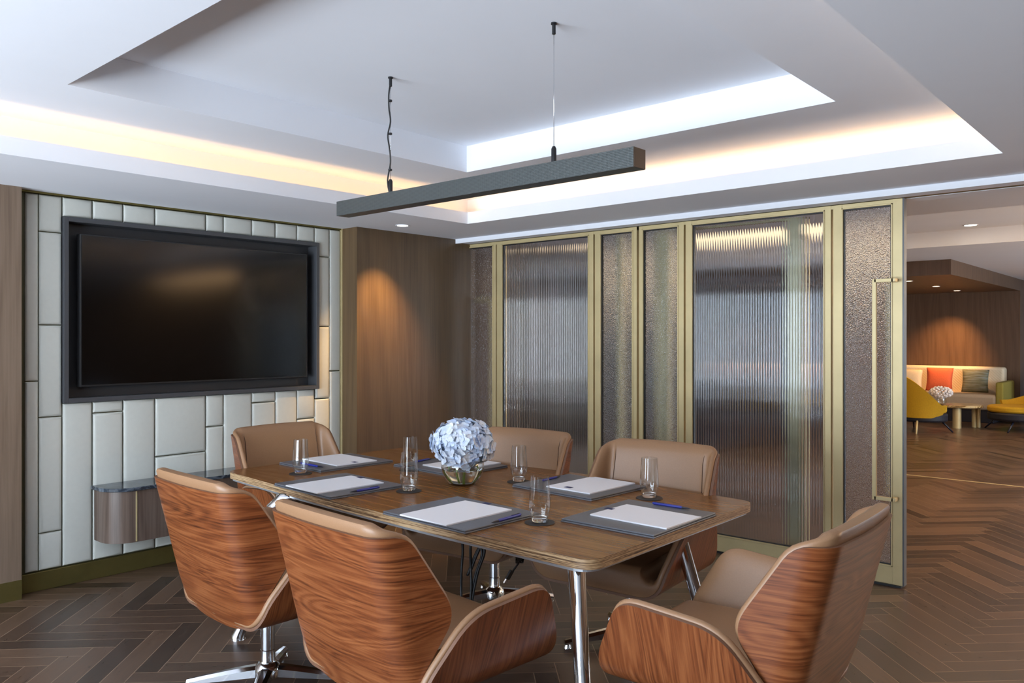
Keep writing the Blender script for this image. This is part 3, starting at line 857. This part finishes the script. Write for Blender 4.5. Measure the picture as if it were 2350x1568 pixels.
G_ = [('nearest the far left end of the table', 2.561, 3.839), ('left of the hydrangea, the nearer of two in line', 2.624, 3.001), ('left of the hydrangea, the farther of two in line', 3.045, 3.470),
      ('just right of the hydrangea vase', 3.174, 2.759), ('in the front middle between two folders', 2.533, 2.089), ('on the right beside the end folder', 3.262, 2.020)]
g0, c0 = make_glass(), make_coaster()
for k, (w_, x, y) in enumerate(G_):
    a = g0 if k == 0 else copy_tree(g0); b = c0 if k == 0 else copy_tree(c0)
    a.location = (x, y, ZT + .0035); b.location = (x, y, ZT)
    tag(a, 'empty clear water tumbler ' + w_, 'glass', 'water tumblers on the table'); tag(b, 'round dark coaster under the tumbler ' + w_, 'coaster', 'coasters under the tumblers')

# vase and hydrangea
VX, VY = 2.932, 2.934
t = empty('glass_vase', (VX, VY, ZT), 0, 'squat round clear glass vase with water on the table', 'vase')
out = [(0, 0), (.062, 0), (.072, .004), (.090, .032), (.105, .062), (.112, .088), (.109, .112), (.098, .132), (.086, .147), (.084, .155)]
inn = [(.0815, .155), (.0835, .147), (.0955, .131), (.1065, .111), (.1095, .088), (.1025, .063), (.087, .034), (.068, .012), (.05, .009), (0, .009)]
bm = bmesh.new(); lathe(bm, out + inn, 56); link('vase_glass', bm, M['thinglass'], t, smooth=True, auto=60)
wat = [(0, .0095), (.05, .0095), (.0677, .0125), (.0867, .0345), (.1020, .0635), (.1075, .080), (0, .080)]
bm = bmesh.new(); lathe(bm, wat, 56); link('water', bm, M['water'], t, smooth=True, auto=40)
t = empty('hydrangea_bouquet', (VX, VY, ZT + .10), 0, 'large pale blue hydrangea head in the glass vase', 'flower')
rg = random.Random(5)
bm = bmesh.new()
HC = Vector((.004, .0, .112)); HR = Vector((.150, .150, .118))
lathe_pts = []
N_F = 290
for k in range(N_F):
    zf = 1 - 2 * (k + .5) / N_F; ph = k * 2.39996
    if zf < -.93: continue
    rr = math.sqrt(1 - zf * zf)
    d = Vector((rr * math.cos(ph), rr * math.sin(ph), zf))
    lump = 1 + .075 * math.sin(3 * math.atan2(d.y, d.x) + 5 * zf) + rg.uniform(-.08, .05)
    c_ = HC + Vector((d.x * HR.x, d.y * HR.y, d.z * HR.z)) * lump
    nrm = (d + Vector((rg.uniform(-.5, .5), rg.uniform(-.5, .5), rg.uniform(-.35, .5)))).normalized()
    a0 = rg.uniform(0, 6.28); tx = nrm.orthogonal().normalized(); ty = nrm.cross(tx)
    S_ = rg.uniform(.021, .031)
    for q in range(4):
        a = a0 + q * math.pi / 2 + rg.uniform(-.15, .15)
        e1 = tx * math.cos(a) + ty * math.sin(a); e2 = nrm.cross(e1); cup = rg.uniform(.0, .5); tw = rg.uniform(-.3, .3)
        gr = []
        for (al, wd) in ((.06, .10), (.32, .44), (.62, .60), (.90, .36), (1.10, .03)):
            row = []
            for sx in (-1, 0, 1):
                h = cup * al * al * .5 + (.12 * abs(sx)) * wd - (.0 if sx else .05) + tw * sx * wd * .3
                row.append(bm.verts.new(c_ + (e1 * al + e2 * wd * sx * .95 + nrm * h) * S_))
            gr.append(row)
        for A, B in zip(gr, gr[1:]):
            for i in range(2): bm.faces.new((A[i], A[i + 1], B[i + 1], B[i]))
me_core = link('flower_head', bm, M['petal'], t, smooth=True)
for k in range(9):
    pass
bm = bmesh.new()
bmesh.ops.create_icosphere(bm, subdivisions=3, radius=1, matrix=Matrix.Translation(HC) @ Matrix.Diagonal((HR.x * .80, HR.y * .80, HR.z * .80, 1)))
link('flower_core', bm, M['petal'], t, smooth=True)
for k, (a, rb) in enumerate(((200, .062), (310, .070), (40, .05), (120, .066))):
    a = R(a); bm = bmesh.new()
    tube(bm, smooth_path([(.02 * math.cos(a), .02 * math.sin(a), .05), (.055 * math.cos(a), .055 * math.sin(a), .028), ((rb + .008) * math.cos(a), (rb + .008) * math.sin(a), -.02), (rb * .6 * math.cos(a), rb * .6 * math.sin(a), -.075)]), .0045, 8)
    link('stem', bm, M['stem'], t, smooth=True)

# ------------------------------------------------------------------ pendant lamp
t = empty('linear_pendant_lamp', (2.515, 2.495, Z3), 0, 'long dark perforated-metal bar lamp hung above the table', 'lamp')
o_ = t.location
bm = bmesh.new(); box(bm, 2.475 - o_.x, 2.553 - o_.x, 1.600 - o_.y, 3.390 - o_.y, 2.122 - Z3, 2.196 - Z3); link('lamp_bar', bm, M['beam'], t, bevel=.0015)
bm = bmesh.new(); box(bm, 2.476 - o_.x, 2.552 - o_.x, 1.597 - o_.y, 1.6005 - o_.y, 2.123 - Z3, 2.195 - Z3); link('end_cap', bm, simple('bronze_end_cap', srgb(62, 48, 34), .4, .4), t)
for y in (3.011, 2.001):
    bm = bmesh.new(); lathe(bm, [(0, 2.268 - Z3), (.006, 2.266 - Z3), (.0105, 2.256 - Z3), (.0105, 2.196 - Z3), (0, 2.196 - Z3)], 16, (0, y - o_.y)); link('cable_gripper', bm, M['blackmetal'], t, smooth=True, auto=40)
    bm = bmesh.new(); tube(bm, [(0, y - o_.y, 2.26 - Z3), (0, y - o_.y, -.02)], .0012, 6); link('suspension_wire', bm, M['alu'], t, smooth=True)
    bm = bmesh.new(); lathe(bm, [(0, 0), (.012, 0), (.012, -.006), (.0075, -.008), (.0075, -.045), (0, -.045)], 16, (0, y - o_.y)); link('ceiling_anchor', bm, M['blackmetal'], t, smooth=True, auto=40)
rg = random.Random(3)
yy = 3.011 - o_.y
pts = [(.0, yy, -.02)] + [(-.004 + rg.uniform(-.008, .004), yy + rg.uniform(-.006, .008), -.02 - .46 * k / 7) for k in range(1, 7)] + [(-.008, yy + .012, -.50), (-.004, yy + .004, -.56)]
bm = bmesh.new(); tube(bm, smooth_path(pts), .0038, 8); link('power_cord', bm, M['rubber'], t, smooth=True)
for z in (-.115, -.275, -.45):
    bm = bmesh.new(); lathe(bm, [(0, z - .006), (.0095, z - .004), (.0095, z + .004), (0, z + .006)], 12, (-.002, yy)); link('cable_clip', bm, M['blackmetal'], t, smooth=True, auto=40)

# ------------------------------------------------------------------ downlights
def downlight(x, y, z, lab, r=.042, energy=40, col=(1, .62, .30), spot=70, blend=.5, tgt=None, mat=None):
    t = empty('recessed_downlight', (x, y, z), 0, lab, 'light')
    bm = bmesh.new(); lathe(bm, [(r, -.001), (r + .012, -.001), (r + .012, -.005), (r, -.005)], 28, close=True); link('trim_ring', bm, M['ceil'], t, smooth=True, auto=40)
    bm = bmesh.new(); lathe(bm, [(0, -.001), (r, -.001), (r, -.003), (0, -.003)], 28); link('lens', bm, mat or M['lamp'], t)
    l = bpy.data.lights.new('downlight_beam', 'SPOT'); l.energy = energy; l.color = col; l.spot_size = R(spot); l.spot_blend = blend; l.shadow_soft_size = .02
    o = bpy.data.objects.new('downlight_beam', l); COL.objects.link(o); o.parent = t; o.location = (0, 0, -.01)
    if tgt is not None:
        o.rotation_euler = (Vector(tgt) - Vector((x, y, z))).to_track_quat('-Z', 'Y').to_euler()
    return t
downlight(4.056, 4.712, ZS, 'round recessed ceiling downlight in front of the brown wood wall', energy=120, spot=74, blend=.9, tgt=(4.06, 5.0, 1.1), col=(1, .60, .25))

# ------------------------------------------------------------------ lounge beyond the doors
ZC = 2.556
bm = bmesh.new()
box(bm, 5.33, 6.38, -2.8, 9.5, 2.40, 2.80)
box(bm, 6.38, 10.26, -2.8, 9.5, 2.733, 2.80)
box(bm, 10.26, 19.0, -2.8, 9.5, ZC, 2.80)
link('ceiling_lounge', bm, M['ceil'], kind='structure')
YA = 2.74
bm = bmesh.new(); box(bm, 17.0, 17.3, YA, 6.2, 0, ZC); box(bm, 17.0, 19.0, YA - .02, YA, 0, ZC); link('wall_lounge', bm, M['darkwood'], kind='structure')
bm = bmesh.new(); box(bm, 12.0, 17.0, YA - .02, 9.4, 2.35, ZC); link('trim_bulkhead', bm, M['darkwood'], kind='structure'); bpy.data.objects['trim_bulkhead'].name = 'trim_6'
bm = bmesh.new(); box(bm, 18.8, 19.0, -2.8, YA, 0, 2.8); box(bm, 12.6, 17.0, 6.2, 6.4, 0, 2.35); box(bm, 5.3, 19, 9.4, 9.6, 0, 2.8); box(bm, 5.2, 5.33, 5.3, 9.5, 0, 2.8); link('wall_lounge_far', bm, M['curtain'], kind='structure')
bm = bmesh.new(); box(bm, 5.33, 5.66, 5.14, 9.4, 0, 2.40); link('wall_corridor', bm, M['darkwood'], kind='structure')
bm = bmesh.new(); box(bm, 9.39, 9.42, -2.8, 9.0, 0, .002); link('trim_7', bm, M['brass'], kind='structure')

def rbox(name, x0, x1, y0, y1, z0, z1, mat, par, bev=.04, seg=4, M_=None):
    bm = bmesh.new(); L = par.location
    box(bm, x0 - L.x, x1 - L.x, y0 - L.y, y1 - L.y, z0 - L.z, z1 - L.z, 0, M_)
    return link(name, bm, mat, par, smooth=True, bevel=bev, seg=seg, auto=30)
t = empty('lounge_sofa', (16.5, 4.1, 0), 0, 'cream quilted lounge sofa against the dark wood wall, seen through the opening', 'sofa')
rbox('sofa_back', 16.7, 16.98, 2.92, 5.6, .35, .96, M['quilt'], t, .05)
rbox('sofa_seat', 15.95, 16.72, 2.90, 5.6, .22, .50, M['sofaseat'], t, .06)
rbox('sofa_arm', 15.95, 16.95, 2.80, 2.92, .10, .72, M['olive'], t, .03)
rbox('sofa_plinth', 16.0, 16.9, 2.95, 5.6, .0, .22, M['navyfab'], t, .01)
def cushion(name, x, y, z, w, h, d, mat, lab, rz=0, tilt=12):
    bm = bmesh.new()
    n = 12
    for sgn in (1, -1):
        g_ = [[bm.verts.new((sgn * d / 2 * (max(0, (1 - abs(2 * i / n - 1) ** 2.6)) * max(0, (1 - abs(2 * j / n - 1) ** 2.6))) ** .5,
                             (i / n - .5) * w * (1 - .07 * (1 - abs(2 * j / n - 1) ** 2)), (j / n) * h * 1.0 + .0)) for j in range(n + 1)] for i in range(n + 1)]
        for i in range(n):
            for j in range(n): bm.faces.new((g_[i][j], g_[i + 1][j], g_[i + 1][j + 1], g_[i][j + 1]))
    bmesh.ops.remove_doubles(bm, verts=bm.verts, dist=.0005)
    o = link(name, bm, mat, None, smooth=True)
    o.location = (x, y, z); o.rotation_euler = (0, R(tilt), rz)
    return tag(o, lab, 'cushion', None)
cushion('throw_cushion', 16.45, 3.93, .50, .46, .44, .14, M['orange'], 'coral orange square cushion on the lounge sofa')
cushion('throw_cushion', 16.50, 3.35, .50, .44, .42, .13, M['teal'], 'grey-green striped cushion at the right of the lounge sofa')
cushion('throw_cushion', 16.45, 4.43, .50, .42, .40, .13, M['sofa'], 'cream cushion at the left of the lounge sofa')

# coffee table with gold marble top
def blob_top(cx, cy, r, z0, z1, par, mat, name='marble_top'):
    L = par.location; bm = bmesh.new()
    pts = [(cx - L.x + r * (1 + .02 * math.sin(3 * a)) * math.cos(a), cy - L.y + r * math.sin(a)) for a in [2 * math.pi * k / 48 for k in range(48)]]
    prism(bm, pts, z0, z1); return link(name, bm, mat, par, smooth=True, auto=30, bevel=.006)
t = empty('coffee_table', (14.95, 3.25, 0), 0, 'round gold-veined marble coffee table with brass cylinder legs in the lounge', 'table')
blob_top(14.95, 3.25, .34, .345, .385, t, M['goldmarble'])
for x, y, r in ((14.78, 3.26, .065), (15.12, 3.08, .035), (15.16, 3.02, .03)):
    bm = bmesh.new(); lathe(bm, [(0, 0), (r, 0), (r, .345), (0, .345)], 24, (x - 14.95, y - 3.25)); link('leg', bm, M['brass'], t, smooth=True, auto=40)
t = empty('lounge_flower_vase', (14.75, 3.49, .385), 0, 'small vase of white flowers on the lounge coffee table', 'flower')
bm = bmesh.new(); rg = random.Random(9)
for k in range(90):
    zf = 1 - 2 * (k + .5) / 90; ph = k * 2.39996; rr = math.sqrt(1 - zf * zf)
    c_ = Vector((rr * math.cos(ph) * .16, rr * math.sin(ph) * .16, .20 + zf * .085))
    bmesh.ops.create_icosphere(bm, subdivisions=1, radius=rg.uniform(.018, .030), matrix=Matrix.Translation(c_) @ Matrix.Rotation(rg.uniform(0, 3), 4, 'X'))
link('flower_head', bm, simple('white_petals', (.82, .82, .86, 1), .7), t)
bm = bmesh.new(); lathe(bm, [(0, 0), (.07, 0), (.085, .05), (.07, .11), (.066, .11), (.08, .05), (.066, .006), (0, .006)], 24); link('vase_glass', bm, M['thinglass'], t, smooth=True, auto=60)

# yellow lounge chairs
def lounge_chair(name, x, y, rz, lab, hb, ha, wd, dp):
    """shell of revolution-like wrap: back and arms, dark seat underside, splayed legs; faces +X before rotation"""
    t = empty(name, (x, y, 0), rz, lab, 'chair')
    bm = bmesh.new(); NU, NV = 40, 10
    def P2(u, v, off):
        a = R(75 + 210 * u)                          # around the back, 180 = rear
        w_ = max(0, math.cos(a - math.pi)) ** 1.3
        top = ha + (hb - ha) * w_
        z = .24 + (top - .24) * v
        k = .80 + .20 * v + (.08 * v * w_)
        return Vector(((dp / 2 - off) * math.cos(a) * k, (wd / 2 - off) * math.sin(a) * k, z))
    A = [[bm.verts.new(P2(i / NU, j / NV, 0)) for j in range(NV + 1)] for i in range(NU + 1)]
    B = [[bm.verts.new(P2(i / NU, j / NV, .05)) for j in range(NV + 1)] for i in range(NU + 1)]
    for i in range(NU):
        for j in range(NV):
            bm.faces.new((A[i][j], A[i + 1][j], A[i + 1][j + 1], A[i][j + 1])); bm.faces.new((B[i][j], B[i + 1][j], B[i + 1][j + 1], B[i][j + 1]))
        bm.faces.new((A[i][0], A[i + 1][0], B[i + 1][0], B[i][0])); bm.faces.new((A[i][NV], A[i + 1][NV], B[i + 1][NV], B[i][NV]))
    for i in (0, NU):
        for j in range(NV): bm.faces.new((A[i][j], A[i][j + 1], B[i][j + 1], B[i][j]))
    link('back_shell', bm, M['yellow'], t, smooth=True, auto=50)
    bm = bmesh.new(); prism(bm, [(dp * .43 * math.cos(a) + .06, wd * .42 * math.sin(a)) for a in [2 * math.pi * k / 32 for k in range(32)]], .17, .30); link('seat_base', bm, M['navyfab'], t, smooth=True, auto=40, bevel=.03)
    bm = bmesh.new(); prism(bm, [(dp * .42 * math.cos(a) + .08, wd * .38 * math.sin(a)) for a in [2 * math.pi * k / 32 for k in range(32)]], .30, .40); link('seat_cushion', bm, M['yellow'], t, smooth=True, auto=40, bevel=.03)
    for sx in (-1, 1):
        for sy in (-1, 1):
            bm = bmesh.new(); tube(bm, [(sx * dp * .25, sy * wd * .25, .20), (sx * dp * .40, sy * wd * .36, 0)], [.018, .011], 10); link('leg', bm, M['pendark'] if sx > 0 else M['brass'], t, smooth=True)
    return t
lounge_chair('lounge_armchair', 13.95, 3.68, R(-30), 'mustard yellow rounded armchair with dark underside, left of the coffee table', .95, .44, 1.08, .92)
lounge_chair('lounge_armchair', 15.1, 2.37, R(125), 'mustard yellow low lounge chair cut by the right edge of the photo', .66, .46, 1.05, 1.05)
t = empty('pink_armchair', (16.6, 2.05, 0), 0, 'dusty pink upholstered seat back at the far right edge of the lounge', 'chair')
rbox('seat_back', 16.5, 16.75, 1.5, 2.52, .25, .85, M['pink'], t, .08)
rbox('seat', 16.0, 16.5, 1.5, 2.5, .12, .42, M['pink'], t, .06)
for yy_ in (1.55, 2.45):
    for xx_ in (16.05, 16.68): rbox('leg', xx_, xx_ + .03, yy_ - .015, yy_ + .015, 0, .26, M['pendark'], t, .004)
# banquette and pale screen seen only through the fluted glass
t = empty('dark_banquette', (9.2, 6.6, 0), 0, 'long dark navy banquette blurred behind the fluted glass doors', 'sofa')
rbox('seat', 8.6, 11.6, 6.0, 7.2, 0, .50, M['navyfab'], t, .05)
rbox('backrest', 8.6, 11.6, 7.2, 7.45, 0, .85, M['navyfab'], t, .05)

downlight(9.9, 2.05, 2.733, 'recessed downlight in the lounge ceiling seen at the upper right', r=.06, energy=25, spot=100, col=(1, .72, .42))
for (px_, py_), lab in (((2085, 645), 'leftmost of three downlights under the lounge canopy'), ((2148, 657), 'middle of three downlights under the lounge canopy'), ((2196, 667), 'rightmost and brightest of three downlights under the lounge canopy')):
    q = onplane(px_, py_, 2.35)
    if px_ > 2190: downlight(q.x, q.y, 2.35, lab, r=.05, energy=260, spot=72, blend=1.0, col=(1, .50, .18), tgt=(17.0, q.y + .45, .75), mat=M['lampwarm'])
    else: downlight(q.x, q.y, 2.35, lab, r=.05, energy=60, spot=95, col=(1, .62, .30), mat=M['lampwarm'])

# ------------------------------------------------------------------ lights
def area(name, loc, rot, sx, sy, e, col):
    l = bpy.data.lights.new(name, 'AREA'); l.shape = 'RECTANGLE'; l.size = sx; l.size_y = sy; l.energy = e; l.color = col
    o = bpy.data.objects.new(name, l); COL.objects.link(o); o.location = loc; o.rotation_euler = rot; return o
area('window_daylight', (-5.2, 2.6, .75), (0, R(-90), 0), 4.4, 8.0, 1200, (.75, .865, 1))
area('ceiling_fill', (-5.6, 2.4, -.12), (math.pi, 0, 0), 3.6, 9.0, 2150, (.78, .88, 1))  # added upward panel outside the windows, brightens the ceiling; no terrace is modelled
area('lounge_cool_fill', (12.6, -3.05, 1.3), (R(90), 0, 0), 4.8, 1.9, 190, (.74, .86, 1))  # added cool fill for the lounge, behind the invented opening
area('lounge_ceiling_fill', (8.3, 2.6, 2.72), (0, 0, 0), 2.6, 8.0, 85, (1, .70, .40))  # added flat panel under the ceiling for warm fill, not a cove
t = empty('added_uplight', (9.1, -2.74, 1.95), 0, 'brass trough with an added uplight, out of view, filling the lounge ceiling', 'light')  # unseen uplight, put in to warm and brighten the lounge ceiling
bm = bmesh.new(); box(bm, -.6, .6, -.06, .06, -.05, 0); link('trough', bm, M['brass'], t)
l_ = area('uplight_fill', (9.1, -2.72, 1.96), (math.pi - R(25), 0, 0), 1.15, .08, 340, (1, .74, .50))
area('hall_warm_fill', (6.0, -1.2, 2.395), (0, 0, 0), .6, 2.6, 60, (1, .60, .28))  # added unseen panel warming the floor, in place of unbuilt downlights
area('lounge_ceiling_fill', (12.2, -.4, 2.50), (0, 0, 0), 3.5, 3.0, 70, (1, .72, .42))  # second flat fill panel added for the lounge, no cove here either

w = bpy.data.worlds.new('World'); sc.world = w; w.use_nodes = True
bg = w.node_tree.nodes['Background']
sky = w.node_tree.nodes.new('ShaderNodeTexSky')
try:
    sky.sky_type = 'NISHITA'; sky.sun_disc = False; sky.sun_elevation = R(40)
except Exception: pass
w.node_tree.links.new(sky.outputs[0], bg.inputs[0]); bg.inputs[1].default_value = .12

# ------------------------------------------------------------------ camera
cam = bpy.data.cameras.new('Camera'); co = bpy.data.objects.new('Camera', cam); COL.objects.link(co)
cam.sensor_width = 36; cam.lens = Fp / 2350 * 36
cam.shift_y = -9.3 / 2350
co.location = (0, 0, HH); co.rotation_euler = (R(90), 0, R(41.5 - 90))
cam.clip_start = .05; cam.clip_end = 60
sc.camera = co
sc.view_settings.view_transform = 'Standard'
try: sc.view_settings.look = 'None'
except Exception: pass
sc.view_settings.gamma = 1.0
sc.view_settings.use_curve_mapping = False
sc.view_settings.exposure = 0.22
sc.cycles.max_bounces = 12
sc.cycles.transmission_bounces = 10
sc.cycles.transparent_max_bounces = 8
